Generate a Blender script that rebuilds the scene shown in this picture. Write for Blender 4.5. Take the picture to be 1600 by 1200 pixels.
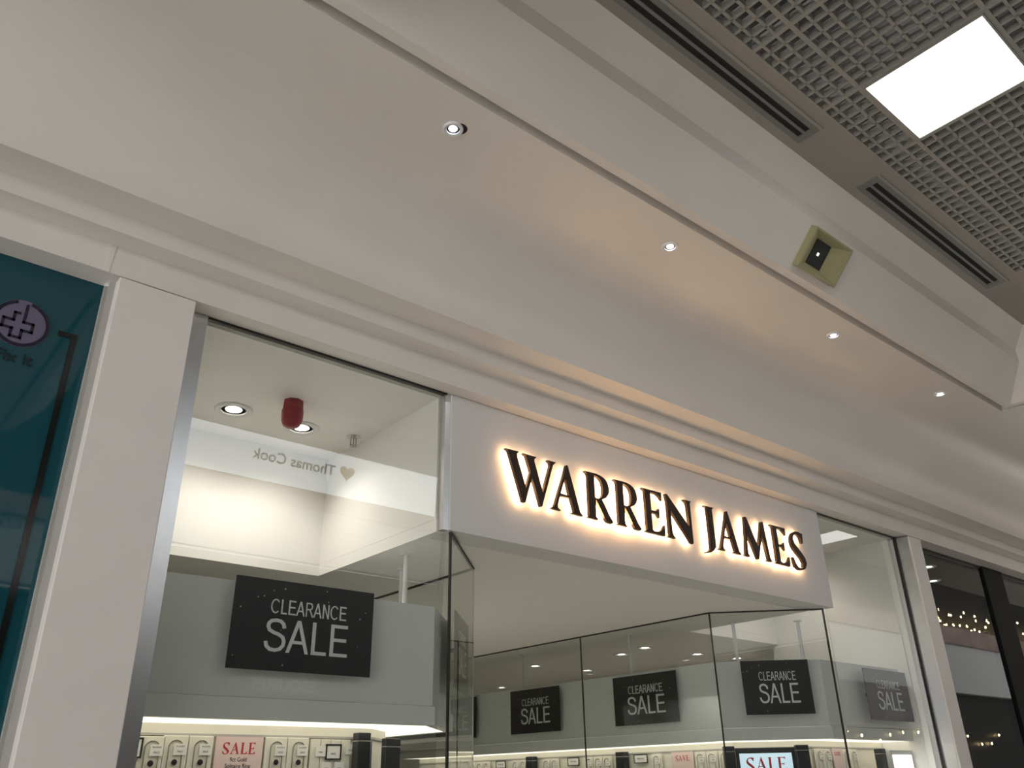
import bpy, bmesh, math, random
from mathutils import Vector, Matrix
from mathutils.geometry import tessellate_polygon
random.seed(7)
S = bpy.context.scene
for o in list(bpy.data.objects): bpy.data.objects.remove(o)
COL = S.collection
# ------------------------------------------------------------------ camera
cam = bpy.data.cameras.new('camera'); co = bpy.data.objects.new('camera', cam); COL.objects.link(co)
YAW, PITCH, ROLL, FPX = math.radians(40.4907), math.radians(25.6011), math.radians(-1.0384), 1300.52
cy, sy, cp, sp = math.cos(YAW), math.sin(YAW), math.cos(PITCH), math.sin(PITCH)
fwd = Vector((sy*cp, cy*cp, sp)); rgt = Vector((cy, -sy, 0)); upv = rgt.cross(fwd)
r2 = math.cos(ROLL)*rgt + math.sin(ROLL)*upv; u2 = -math.sin(ROLL)*rgt + math.cos(ROLL)*upv
co.matrix_world = Matrix(((r2.x, u2.x, -fwd.x, 0), (r2.y, u2.y, -fwd.y, 0), (r2.z, u2.z, -fwd.z, 1.6), (0, 0, 0, 1)))
cam.sensor_width = 36; cam.sensor_fit = 'HORIZONTAL'; cam.lens = FPX/1600*36; cam.clip_start = .05
S.camera = co
# ------------------------------------------------------------------ daylight from the atrium, exposure
w = bpy.data.worlds.new('atrium_daylight'); S.world = w; w.use_nodes = True
bg = w.node_tree.nodes['Background']; bg.inputs[0].default_value = (1, .97, .935, 1); bg.inputs[1].default_value = 2.15
S.view_settings.view_transform = 'Standard'; S.view_settings.look = 'None'; S.view_settings.gamma = 1
S.view_settings.use_curve_mapping = False
S.view_settings.exposure = 0.52
# ------------------------------------------------------------------ materials
def mat(name, col, rough=.6, metal=0, noise=0, scale=6, bump=0, emit=None, es=0, spec=.5):
    m = bpy.data.materials.new(name); m.use_nodes = True; nt = m.node_tree; b = nt.nodes['Principled BSDF']
    b.inputs['Roughness'].default_value = rough; b.inputs['Metallic'].default_value = metal
    b.inputs['Specular IOR Level'].default_value = spec
    tc = nt.nodes.new('ShaderNodeTexCoord')
    nz = nt.nodes.new('ShaderNodeTexNoise'); nz.inputs['Scale'].default_value = scale; nz.inputs['Detail'].default_value = 4
    nt.links.new(tc.outputs['Object'], nz.inputs['Vector'])
    rp = nt.nodes.new('ShaderNodeValToRGB'); k = noise
    rp.color_ramp.elements[0].position = .3; rp.color_ramp.elements[1].position = .7
    rp.color_ramp.elements[0].color = tuple(c*(1-k) for c in col)+(1,)
    rp.color_ramp.elements[1].color = tuple(min(1, c*(1+k*.6)) for c in col)+(1,)
    nt.links.new(nz.outputs['Fac'], rp.inputs[0]); nt.links.new(rp.outputs[0], b.inputs['Base Color'])
    if bump:
        bp = nt.nodes.new('ShaderNodeBump'); bp.inputs['Strength'].default_value = bump; bp.inputs['Distance'].default_value = .01
        nt.links.new(nz.outputs['Fac'], bp.inputs['Height']); nt.links.new(bp.outputs[0], b.inputs['Normal'])
    if emit:
        b.inputs['Emission Color'].default_value = emit+(1,); b.inputs['Emission Strength'].default_value = es
    return m
def glass_mat(name, tint, f0=.065):
    m = bpy.data.materials.new(name); m.use_nodes = True; nt = m.node_tree; nt.nodes.clear()
    o = nt.nodes.new('ShaderNodeOutputMaterial'); mx = nt.nodes.new('ShaderNodeMixShader')
    t = nt.nodes.new('ShaderNodeBsdfTransparent'); t.inputs[0].default_value = tint+(1,)
    g = nt.nodes.new('ShaderNodeBsdfGlossy'); g.inputs['Roughness'].default_value = 0.0; g.inputs[0].default_value = (1, 1, 1, 1)
    lw = nt.nodes.new('ShaderNodeLayerWeight'); lw.inputs[0].default_value = .5
    p = nt.nodes.new('ShaderNodeMath'); p.operation = 'POWER'; p.inputs[1].default_value = 5
    a = nt.nodes.new('ShaderNodeMath'); a.operation = 'MULTIPLY_ADD'; a.inputs[1].default_value = 1-f0; a.inputs[2].default_value = f0
    nt.links.new(lw.outputs['Facing'], p.inputs[0]); nt.links.new(p.outputs[0], a.inputs[0]); ge = nt.nodes.new('ShaderNodeNewGeometry'); bk = nt.nodes.new('ShaderNodeMath'); bk.operation = 'SUBTRACT'; bk.inputs[0].default_value = 1
    fr = nt.nodes.new('ShaderNodeMath'); fr.operation = 'MULTIPLY'   # inner face left unmirrored to keep reflections single and weak
    nt.links.new(ge.outputs['Backfacing'], bk.inputs[1]); nt.links.new(bk.outputs[0], fr.inputs[0]); nt.links.new(a.outputs[0], fr.inputs[1]); nt.links.new(fr.outputs[0], mx.inputs[0])
    nt.links.new(t.outputs[0], mx.inputs[1]); nt.links.new(g.outputs[0], mx.inputs[2]); nt.links.new(mx.outputs[0], o.inputs[0])
    return m
def speckle_mat(name, col):
    m = mat(name, col, .45); nt = m.node_tree; b = nt.nodes['Principled BSDF']
    tc = nt.nodes.new('ShaderNodeTexCoord'); v = nt.nodes.new('ShaderNodeTexVoronoi'); v.inputs['Scale'].default_value = 26
    nt.links.new(tc.outputs['Object'], v.inputs['Vector'])
    lt = nt.nodes.new('ShaderNodeMath'); lt.operation = 'LESS_THAN'; lt.inputs[1].default_value = .085
    nt.links.new(v.outputs['Distance'], lt.inputs[0])
    n2 = nt.nodes.new('ShaderNodeTexNoise'); n2.inputs['Scale'].default_value = 9; nt.links.new(tc.outputs['Object'], n2.inputs['Vector'])
    g = nt.nodes.new('ShaderNodeMath'); g.operation = 'GREATER_THAN'; g.inputs[1].default_value = .52; nt.links.new(n2.outputs['Fac'], g.inputs[0])
    mu = nt.nodes.new('ShaderNodeMath'); mu.operation = 'MULTIPLY'; nt.links.new(lt.outputs[0], mu.inputs[0]); nt.links.new(g.outputs[0], mu.inputs[1])
    mx = nt.nodes.new('ShaderNodeMix'); mx.data_type = 'RGBA'; mx.inputs[6].default_value = col+(1,); mx.inputs[7].default_value = (.5, .5, .5, 1)
    nt.links.new(mu.outputs[0], mx.inputs[0]); nt.links.new(mx.outputs[2], b.inputs['Base Color'])
    return m
M = dict(
    plaster=mat('white_paint', (.78, .755, .72), .42, noise=.03, scale=2.5, bump=.03),
    soffit=mat('soffit_paint', (.78, .75, .71), .38, noise=.03, scale=1.5, bump=.04),
    pillar=mat('pillar_paint', (.80, .775, .755), .4, noise=.03, scale=4, bump=.02),
    fascia=mat('fascia_panel', (.71, .71, .715), .35, noise=.015, scale=3),
    shopwhite=mat('shop_white', (.88, .865, .835), .5, noise=.015, scale=3),
    canopy=mat('canopy_paint', (.74, .755, .745), .35, noise=.02, scale=3),
    grey=mat('ceiling_margin', (.33, .31, .285), .5, noise=.04, scale=3),
    grid=mat('grid_metal', (.33, .325, .305), .45, noise=.04, scale=8),
    frame=mat('diffuser_metal', (.46, .455, .435), .4, noise=.05, scale=10),
    vent=mat('vent_metal', (.20, .20, .19), .4, noise=.05, scale=10),
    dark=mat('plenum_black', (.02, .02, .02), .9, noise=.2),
    black=mat('black_gasket', (.012, .012, .011), .4, noise=.2),
    metal=mat('brushed_aluminium', (.66, .66, .66), .28, 1, noise=.04, scale=14),
    chrome=mat('polished_chrome', (.7, .7, .68), .15, 1, noise=.03),
    bronze=mat('bronze_letter', (.040, .021, .013), .45, noise=.15, scale=20, spec=.3),
    bezel=mat('white_bezel', (.80, .80, .82), .35, noise=.02),
    cool=mat('led_cool', (.9, .9, .9), .5, emit=(.88, .88, 1.0), es=7),
    warmled=mat('led_warm', (.9, .9, .9), .5, emit=(1, .93, .78), es=9),
    panel=mat('ceiling_light_panel', (.9, .9, .9), .5, emit=(1, .99, .97), es=3.0),
    halo=mat('halo_led', (.9, .8, .7), .5, emit=(1, .59, .29), es=16),
    diffuser=mat('canopy_diffuser', (.85, .82, .75), .5, noise=.02, emit=(1, .92, .77), es=1.0),  # lit underside of the canopy, its brightness put in as emission
    red=mat('alarm_red', (.30, .014, .022), .35, noise=.1, scale=20),
    teal=mat('teal_vinyl', (.006, .066, .088), .03, noise=.12, scale=1.5),
    tealdark=mat('dark_vinyl', (.006, .008, .009), .1, noise=.1),
    lilac=mat('lilac_vinyl', (.14, .12, .20), .1, noise=.04),
    navy=mat('navy_vinyl', (.008, .009, .026), .1, noise=.05),
    greylet=mat('grey_vinyl_letter', (.003, .016, .020), .1, noise=.04),
    sign=speckle_mat('sale_board_black', (.012, .011, .012)),
    letter=mat('sign_print_grey', (.74, .74, .77), .5, noise=.03),
    pink=mat('pink_card', (.83, .64, .61), .5, noise=.02),
    redprint=mat('red_print', (.50, .03, .05), .5, noise=.05),
    ink=mat('ink', (.06, .05, .05), .5, noise=.05),
    cream=mat('cream_pad', (.80, .77, .67), .55, noise=.03, scale=12),
    tag=mat('white_tag', (.85, .84, .80), .5, noise=.02),
    stone=mat('dark_stone', (.03, .03, .03), .2, noise=.2),
    silver=mat('silver', (.75, .74, .70), .25, 1, noise=.03),
    postblk=mat('display_post_black', (.015, .016, .02), .4, noise=.1),
    bluegrey=mat('blue_grey_panel', (.20, .24, .29), .35, noise=.05),
    screen=mat('screen_blue', (.4, .5, .55), .3, emit=(.52, .66, .76), es=.7),
    lightbox=mat('lightbox_white', (.9, .9, .85), .4, emit=(1, .97, .9), es=1.3),
    olive=mat('flood_housing', (.36, .345, .19), .45, noise=.05, scale=12),
    lensdark=mat('flood_lens', (.035, .037, .034), .25, noise=.1),
    floor=mat('mall_floor', (.46, .43, .39), .3, noise=.06, scale=1.2),
    shopfloor=mat('shop_floor', (.82, .78, .70), .4, noise=.06, scale=2),
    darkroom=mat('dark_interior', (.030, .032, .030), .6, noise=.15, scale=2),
    darkpost=mat('black_post', (.008, .009, .010), .6, noise=.15, scale=5, spec=.12),
    opp=mat('gallery_white', (.62, .64, .65), .6, noise=.04, scale=1),
    oppmid=mat('gallery_grey', (.22, .21, .22), .6, noise=.04),
    oppdark=mat('gallery_glazing', (.02, .02, .02), .5, noise=.3, scale=.6),
    marble=mat('gallery_marble', (.36, .25, .22), .3, noise=.35, scale=3),
    oppsign=mat('opposite_sign_white', (.80, .83, .86), .5, noise=.02, emit=(.85, .93, 1), es=2.2),
    opptext=mat('opposite_sign_text', (.13, .14, .16), .5, noise=.04),
    gold=mat('opposite_heart', (.75, .52, .12), .5, noise=.04),
    bulb=mat('fairy_bulb', (.9, .8, .5), .4, emit=(1, .72, .28), es=60),
    wire=mat('wire', (.03, .04, .03), .5, noise=.1),
    glass=glass_mat('shop_glass', (.925, .940, .928)),
    glassdark=glass_mat('neighbour_glass', (.90, .93, .92), .05),
)
# ------------------------------------------------------------------ helpers
BASE = {}
class MB:
    def __init__(s): s.v = []; s.f = []
    def box(s, x0, x1, y0, y1, z0, z1):
        i = len(s.v); s.v += [(x, y, z) for z in (z0, z1) for y in (y0, y1) for x in (x0, x1)]
        s.f += [tuple(i+k for k in q) for q in ((0, 2, 3, 1), (4, 5, 7, 6), (0, 1, 5, 4), (2, 6, 7, 3), (0, 4, 6, 2), (1, 3, 7, 5))]; return s
    def quadprism(s, pts, z0, z1):            # plan polygon (x, y) counter-clockwise, extruded in z
        n = len(pts); i = len(s.v); s.v += [(p[0], p[1], z0) for p in pts]+[(p[0], p[1], z1) for p in pts]
        s.f.append(tuple(i+k for k in reversed(range(n)))); s.f.append(tuple(i+n+k for k in range(n)))
        s.f += [(i+k, i+(k+1) % n, i+n+(k+1) % n, i+n+k) for k in range(n)]; return s
    def profx(s, prof, x0, x1):               # (y, z) profile extruded along x
        n = len(prof); i = len(s.v); s.v += [(x0, a, b) for a, b in prof]+[(x1, a, b) for a, b in prof]
        s.f.append(tuple(i+k for k in range(n))); s.f.append(tuple(i+n+k for k in reversed(range(n))))
        s.f += [(i+(k+1) % n, i+k, i+n+k, i+n+(k+1) % n) for k in range(n)]; return s
    def lathe(s, c, prof, n=24, axis='z'):     # prof [(r, h)], closed top and bottom when r=0
        i0 = len(s.v)
        for r, h in prof:
            for k in range(n):
                a = 2*math.pi*k/n; p = (r*math.cos(a), r*math.sin(a), h)
                if axis == 'y': p = (p[0], p[2], p[1])
                s.v.append((c[0]+p[0], c[1]+p[1], c[2]+p[2]))
        for j in range(len(prof)-1):
            for k in range(n):
                q = (i0+j*n+k, i0+j*n+(k+1) % n, i0+(j+1)*n+(k+1) % n, i0+(j+1)*n+k); s.f.append(q)
        s.f.append(tuple(i0+k for k in reversed(range(n)))); s.f.append(tuple(i0+(len(prof)-1)*n+k for k in range(n))); return s
    def plate(s, loops, d0, d1):              # loops in (x, z), extruded along y from d0 to d1 (holes allowed)
        tri = tessellate_polygon([[Vector((p[0], p[1], 0)) for p in l] for l in loops])
        flat = [p for l in loops for p in l]; n = len(flat); i = len(s.v)
        s.v += [(p[0], d0, p[1]) for p in flat]+[(p[0], d1, p[1]) for p in flat]
        for t in tri: s.f.append(tuple(i+k for k in t)); s.f.append(tuple(i+n+k for k in reversed(t)))
        b = 0
        for l in loops:
            m = len(l)
            s.f += [(i+b+k, i+b+(k+1) % m, i+n+b+(k+1) % m, i+n+b+k) for k in range(m)]; b += m
        return s
    def build(s, name, m, parent=None, local=False, smooth=False, bevel=0):
        off = Vector((0, 0, 0))
        if parent is not None and not local: off = BASE.get(parent.name, Vector((0, 0, 0)))
        me = bpy.data.meshes.new(name); me.from_pydata([tuple(Vector(v)-off) for v in s.v], [], s.f)
        bm = bmesh.new(); bm.from_mesh(me); bmesh.ops.recalc_face_normals(bm, faces=bm.faces); bm.to_mesh(me); bm.free()
        me.materials.append(M[m]); o = bpy.data.objects.new(name, me); COL.objects.link(o)
        if smooth:
            for p in me.polygons: p.use_smooth = True
            try: me.set_sharp_from_angle(angle=math.radians(35))
            except Exception: pass
        if bevel:
            bv = o.modifiers.new('edge', 'BEVEL'); bv.width = bevel; bv.segments = 2; bv.limit_method = 'ANGLE'
        if parent is not None: o.parent = parent; BASE[o.name] = off if not local else Vector((0, 0, 0))
        return o
def box(*a): return MB().box(*a)
def tag(o, label, cat, group=None):
    o['label'] = label; o['category'] = cat
    if group: o['group'] = group
    return o
def struct(o, label=None):
    o['kind'] = 'structure'
    if label: o['label'] = label
    return o
def thing(name, loc, label, cat, group=None, rz=0):
    o = bpy.data.objects.new(name, None); COL.objects.link(o); o.location = loc; o.rotation_euler.z = rz; o.empty_display_size = .05
    BASE[o.name] = Vector(loc); return tag(o, label, cat, group)
def copy_tree(o, loc, label, rz=None):
    def rec(a, par):
        c = a.copy(); COL.objects.link(c)
        if par is not None: c.parent = par
        for ch in a.children: rec(ch, c)
        return c
    r = rec(o, None); r.location = loc; r['label'] = label
    if rz is not None: r.rotation_euler.z = rz
    return r
def text_mesh(body, size, extrude=.0008, sx=1.0, bold=0.0, spacing=1.0, flip=False):
    # flat lettering as a mesh builder in (x, z), centred on 0, facing -y
    cu = bpy.data.curves.new('lettering', 'FONT'); cu.body = body; cu.size = size; cu.align_x = 'CENTER'; cu.align_y = 'CENTER'
    cu.extrude = extrude; cu.offset = bold; cu.space_character = spacing; cu.resolution_u = 4
    t = bpy.data.objects.new('lettering', cu); COL.objects.link(t)
    dg = bpy.context.evaluated_depsgraph_get(); me = bpy.data.meshes.new_from_object(t.evaluated_get(dg))
    b = MB(); s = 1
    b.v = [(v.co.x*sx, -v.co.z, v.co.y) for v in me.vertices]; b.f = [tuple(p.vertices) for p in me.polygons]
    bpy.data.objects.remove(t); bpy.data.curves.remove(cu); bpy.data.meshes.remove(me)
    if flip: b.v = [(-v[0], -v[1], v[2]) for v in b.v]
    return b
def moved(b, x, y, z, rz=0):
    c, s_ = math.cos(rz), math.sin(rz)
    b.v = [(v[0]*c-v[1]*s_+x, v[0]*s_+v[1]*c+y, v[2]+z) for v in b.v]; return b
def offs(pts, d):
    # offset polyline to the left side
    out = []; n = len(pts)
    for i in range(n):
        ds = []
        if i > 0: ds.append((Vector(pts[i])-Vector(pts[i-1])).normalized())
        if i < n-1: ds.append((Vector(pts[i+1])-Vector(pts[i])).normalized())
        ns = [Vector((-e.y, e.x)) for e in ds]; m = sum(ns, Vector((0, 0))); m.normalize(); m = m*d/max(.3, m.dot(ns[0])); out.append(tuple(Vector(pts[i])+m))
    return out
# ------------------------------------------------------------------ main dimensions
GL = 3.02            # shop glass plane
ZG = 3.32            # head of the glazing
ZL = 2.635           # lobby soffit / low shop ceiling
ZS, ZC = 3.95, 4.352 # bulkhead soffit, mall ceiling
XA, XB = -6.0, 40.0
# ------------------------------------------------------------------ setting: floor, bulkhead, cornice
struct(box(XA, XB, -9, 3.0, -.1, 0).build('floor', 'floor'))
struct(box(.6, 7.1, 3.0, 12, -.1, 0).build('floor', 'shopfloor'))
struct(MB().profx([(3.3, ZG), (2.916, ZG), (2.916, 3.437), (3.3, 3.437)], XA, XB).build('trim_1', 'plaster'), 'plain white lintel over the shopfronts')
struct(MB().profx([(3.3, 3.437), (2.816, 3.437), (2.816, 3.509), (3.3, 3.509)], XA, XB).build('trim_2', 'plaster'), 'stepped white moulding above the lintel')
prof = [(3.3, 3.509), (2.668, 3.509), (2.668, 3.545)]
for k in range(1, 15):
    a = math.pi/2*k/14; prof.append((2.668-(2.668-2.237)*(1-math.cos(a)), 3.545+(ZS-3.545)*math.sin(a)))
prof += [(2.237, ZS+.1), (3.3, ZS+.1)]
struct(MB().profx(prof, XA, XB).build('trim_3', 'soffit', smooth=True), 'curved white cove between moulding and soffit')
GY, P0, P1, P2, P3 = 1.903, (1.819, 3.95), (1.633, 4.158), (1.633, 4.251), (1.512, 4.352)
YE = -.52
def coffer(n, x0, x1, yend):
    # x0, x1: lower inner edges; step ring, 45 degree splay, vertical step, second splay
    r = P0[0]-P1[0]; q = r+P2[0]-P3[0]; g = GY-P0[0]
    s_ = .038; lev = [(-g, GY, ZS), (-g, GY, ZS+.06), (s_-g, GY-s_, ZS+.06), (s_-g, GY-s_, ZS), (0, P0[0], P0[1]), (r, P1[0], P1[1]), (r, P2[0], P2[1]), (q, P3[0], P3[1]), (q, P3[0], P3[1]+.1)]
    b = MB()
    for (i, Y, z) in lev: b.v += [(x0+i, yend, z), (x0+i, Y, z), (x1-i, Y, z), (x1-i, yend, z)]
    for k in range(len(lev)-1):
        for j in range(3): b.f.append((4*k+j, 4*k+j+1, 4*k+4+j+1, 4*k+4+j))
    o = b.build('trim_%d' % n, 'plaster'); struct(o, 'splayed white edge of the ceiling coffer')
    return x0-g, x1+g, x0+q, x1-q
cA = coffer(4, .83, 6.175, YE)
cB = coffer(5, 7.35, 38, .25)
sl = MB().box(XA, XB, GY+.004, 2.25, ZS, ZS+.02)
sl.box(XA, cA[0]-.004, YE, GY+.004, ZS, ZS+.02).box(cA[1]+.004, cB[0]-.004, YE, GY+.004, ZS, ZS+.02)
struct(sl.build('ceiling', 'soffit'), 'white soffit of the bulkhead along the shopfronts')
# mall ceiling over the coffers: margin, open cell grid, plain far part
TX, TY, TM = 2.988, 1.094, .538
gx0, gx1, gy1 = TX-3*TM, TX+4*TM, 1.273
mg = MB().box(cA[2]-.02, gx0, YE, P3[0]+.02, ZC, ZC+.05).box(gx1, cA[3]+.02, YE, P3[0]+.02, ZC, ZC+.05)
D1, D2 = (1.52, 3.09), (3.62, 5.19); DY0, DY1 = 1.347, 1.465
mg.box(gx0, gx1, gy1, DY0, ZC, ZC+.05).box(gx0, gx1, DY1, P3[0]+.02, ZC, ZC+.05)
mg.box(gx0, D1[0], DY0, DY1, ZC, ZC+.05).box(D1[1], D2[0], DY0, DY1, ZC, ZC+.05)
if D2[1] < gx1: mg.box(D2[1], gx1, DY0, DY1, ZC, ZC+.05)
ceil2 = struct(mg.build('ceiling', 'grey'), 'grey painted margin of the mall ceiling')
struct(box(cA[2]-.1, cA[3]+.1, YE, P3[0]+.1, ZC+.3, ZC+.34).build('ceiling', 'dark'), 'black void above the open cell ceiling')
struct(box(cB[2]-.1, cB[3]+.1, .25, P3[0]+.02, ZC, ZC+.05).build('ceiling', 'grey'), 'grey ceiling of the further coffer')
NC = 8; CP = TM/NC; BT = .013
def tile_mesh(ny):
    b = MB(); h = ny*CP; z0, z1 = 0, .036
    for i in range(1, NC): b.box(i*CP-BT/2, i*CP+BT/2, -h, 0, z0, z1)
    for j in range(1, ny+1 if ny < NC else ny):
        if j*CP < h-.001: b.box(0, TM, -j*CP-BT/2, -j*CP+BT/2, z0, z1)
    return b
gridroot = thing('open_cell_ceiling', (gx0, gy1, ZC), 'grey metal open cell egg crate ceiling above the mall', 'ceiling grid')
first = None; pan = {(3, 0)}
for i in range(7):
    for j in range(3):
        if (i, j) in pan: continue
        loc = Vector((gx0+i*TM, TY-j*TM, ZC))-Vector((gx0, gy1, ZC))
        if first is None: o = tile_mesh(NC).build('grid_tile', 'grid', gridroot, local=True); first = o
        else: o = bpy.data.objects.new('grid_tile', first.data); COL.objects.link(o); o.parent = gridroot
        o.location = loc
hs = gy1-TY; eb = MB()
for i in range(1, NC): eb.box(i*CP-BT/2, i*CP+BT/2, 0, hs, 0, .036)
for j in (1, 2): eb.box(0, TM, j*CP-BT/2, j*CP+BT/2, 0, .036)
efirst = None
for i in range(7):
    if efirst is None: o = eb.build('grid_tile', 'grid', gridroot, local=True); efirst = o
    else: o = bpy.data.objects.new('grid_tile', efirst.data); COL.objects.link(o); o.parent = gridroot
    o.location = (i*TM, TY-gy1, 0)
for i in range(8): box(i*TM-.010, i*TM+.010, YE-gy1, 0, -.003, .045).build('tee_bar', 'grid', gridroot, local=True)
for j in range(4):
    y = TY-j*TM-gy1
    for i in range(7): box(i*TM+.010, (i+1)*TM-.010, y-.010, y+.010, -.002, .045).build('tee_bar', 'grid', gridroot, local=True)
box(0, 7*TM, -.006, .006, -.004, .045).build('edge_trim', 'grid', gridroot, local=True)
def light_panel(x, y, label, size=.25):
    t = thing('ceiling_light_panel', (x, y, ZC), label, 'ceiling light', 'square light panels in the mall ceiling')
    b = MB(); a, c = size, size+.008
    b.box(-c, c, -c, -a, -.008, .02).box(-c, c, a, c, -.008, .02).box(-c, -a, -a, a, -.008, .02).box(a, c, -a, a, -.008, .02)
    b.build('frame', 'grid', t, local=True); box(-a, a, -a, a, -.002, .015).build('diffuser', 'panel', t, local=True)
    return t
light_panel(TX+.5*TM, TY-.5*TM, 'large square white light panel glowing in the open cell ceiling')
light_panel(9.82, .705, 'square white light panel in the further coffer, mirrored in the right window')
def slot_diffuser(x0, x1, label):
    t = thing('slot_diffuser', ((x0+x1)/2, DY0, ZC), label, 'air vent', 'linear air slots beside the ceiling grid')
    ya, yb, yc, yd = 1.374, 1.400, 1.414, 1.440; e = .042; z0, z1 = ZC-.004, ZC+.002
    MB().box(x0, x1, DY0, ya, z0, z1).box(x0, x0+e, ya, yd, z0, z1).box(x1-e, x1, ya, yd, z0, z1).box(x0, x1, yd, DY1, z0, z1).build('frame', 'vent', t)
    box(x0+e, x1-e, yb, yc, z0, z1).build('blade', 'vent', t)
    box(x0+e, x1-e, DY0, DY1, z1, z1+.03).build('cavity', 'dark', t)
    box(x0-.006, x1+.006, DY0-.014, DY0, z0-.003, z0+.006).build('edge_strip', 'grid', t)
slot_diffuser(*D1, 'long twin slot air vent cut off by the top of the picture')
slot_diffuser(*D2, 'long twin slot air vent beyond the plain gap, towards the corner')
# floodlight recessed in the splay
dsl = Vector((0, P1[0]-P0[0], P1[1]-P0[1])).normalized(); nsl = Vector((0, -dsl.z, dsl.y)) # up the slope / out of the surface (down-out)
nsl = Vector((0, -abs(dsl.z), -abs(dsl.y))).normalized()
fc = Vector((3.607, 1.722, 4.0587)); fl = thing('recessed_floodlight', fc, 'square olive recessed housing with a dark lens in the splayed beam', 'floodlight')
def onslope(x, u, d): v = Vector((x, 0, 0))+dsl*u+nsl*d; return tuple(v)
def slope_frame(b, ow, oh, iw, ih, d0, d1, iw2=None, ih2=None):
    iw2 = iw2 or iw; ih2 = ih2 or ih; i = len(b.v)
    for (a, c, d) in ((ow, oh, d0), (ow, oh, d1), (iw, ih, d1), (iw2, ih2, d0)):
        b.v += [onslope(-a, -c, d), onslope(a, -c, d), onslope(a, c, d), onslope(-a, c, d)]
    for k in range(3):
        for j in range(4): b.f.append((i+4*k+j, i+4*k+(j+1) % 4, i+4*k+4+(j+1) % 4, i+4*k+4+j))
    return b
b = slope_frame(MB(), .172, .108, .160, .098, -.001, .040, .062, .066); b.v[12:16] = [(v[0]-.022, v[1], v[2]) for v in b.v[12:16]]; b.build('housing', 'olive', fl, local=True)
b = MB(); slope_frame(b, .064, .068, .0, .0, .0, .004); b.v = [(v[0]-.022, v[1], v[2]) for v in b.v]; b.build('lens', 'lensdark', fl, local=True)
b = MB(); slope_frame(b, .0065, .008, .0, .0, .004, .007); b.v = [(v[0]-.030, v[1], v[2]) for v in b.v]; b.build('indicator', 'lightbox', fl, local=True)
# small downlights in the soffit
def downlight(name, loc, r, lens, label, group, watt=0, bez='bezel', col=(1, 1, 1), glow=.55, spot=2.2):
    t = thing(name, loc, label, 'downlight', group)
    MB().lathe((0, 0, 0), [(r, .0), (r, -.005), (r*.93, -.009), (r*.66, -.007), (r*.62, .012), (r*.62, .03), (r, .03)], 28).build('bezel', bez, t, local=True, smooth=True)
    MB().lathe((0, 0, 0), [(r*.60, .02), (r*.60, .006), (r*.52, .004), (r*.5, .02)], 28).build('inner_ring', 'chrome', t, local=True, smooth=True)
    MB().lathe((0, 0, 0), [(r*.46, .004), (r*.42, -.002), (.001, -.004), (.0005, .012), (r*.46, .012)], 28).build('lens', lens, t, local=True, smooth=True)
    if watt:
        L = bpy.data.lights.new(name+'_lamp', 'SPOT'); L.energy = watt; L.color = col; L.spot_size = spot; L.spot_blend = .8; L.shadow_soft_size = r*.5
        lo = bpy.data.objects.new('lamp', L); COL.objects.link(lo); lo.parent = t; lo.location = (0, 0, -.02)
    return t
names = ['nearest small round downlight, sagging from the soffit', 'second small downlight along the soffit, above the sign',
         'third small downlight along the soffit', 'farthest small downlight in view, near the coffer corner']
for (x, y), nm in zip(((1.488, 2.075), (2.792, 2.063), (4.247, 2.049), (5.586, 2.041)), names):
    t = downlight('soffit_downlight', (x, y, ZS), .041, 'cool', nm, 'small downlights along the mall soffit', 1.2, col=(.85, .88, 1), spot=1.2)
    if nm.startswith('nearest'): # open gap beside the drooping fitting
        MB().lathe((.022, -.016, 0), [(.030, .0), (.030, -.0012), (.001, -.0012), (.001, 0)], 20).build('cutout', 'dark', t, local=True)
# ------------------------------------------------------------------ pillars
def pillar(x0, x1, label):
    t = thing('pillar', ((x0+x1)/2, 3.1, 0), label, 'pillar')
    box(x0, x1, 2.90, 3.30, 0, ZG-.012).build('shaft', 'pillar', t, bevel=.004); return t
p1_ = pillar(.586, .871, 'wide white square pillar between teal window and left shop window')
MB().box(.566, .586, 2.945, 2.962, 0, ZG-.02).box(.560, .586, 2.985, 3.008, 0, ZG-.02).build('frame_strip', 'frame', p1_)
box(.871, .957, 3.0, 3.05, 0, ZG-.004).build('trim_strip', 'metal', p1_)
p2_ = pillar(6.565, 6.757, 'narrow grey pillar to the right of the right shop window')
box(6.5635, 6.565, 2.915, 3.02, 0, ZG-.014).build('trim_strip', 'metal', p2_)
# cracked joint patch on the lintel next to the left pillar
tag(MB().plate([[(.527, ZG+.002), (.548, ZG+.002), (.556, 3.436), (.536, 3.436)]], 2.9135, 2.9165).build('filler_patch', 'pillar'), 'smeared filler patch on the lintel above the left pillar', 'filler patch')
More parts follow.
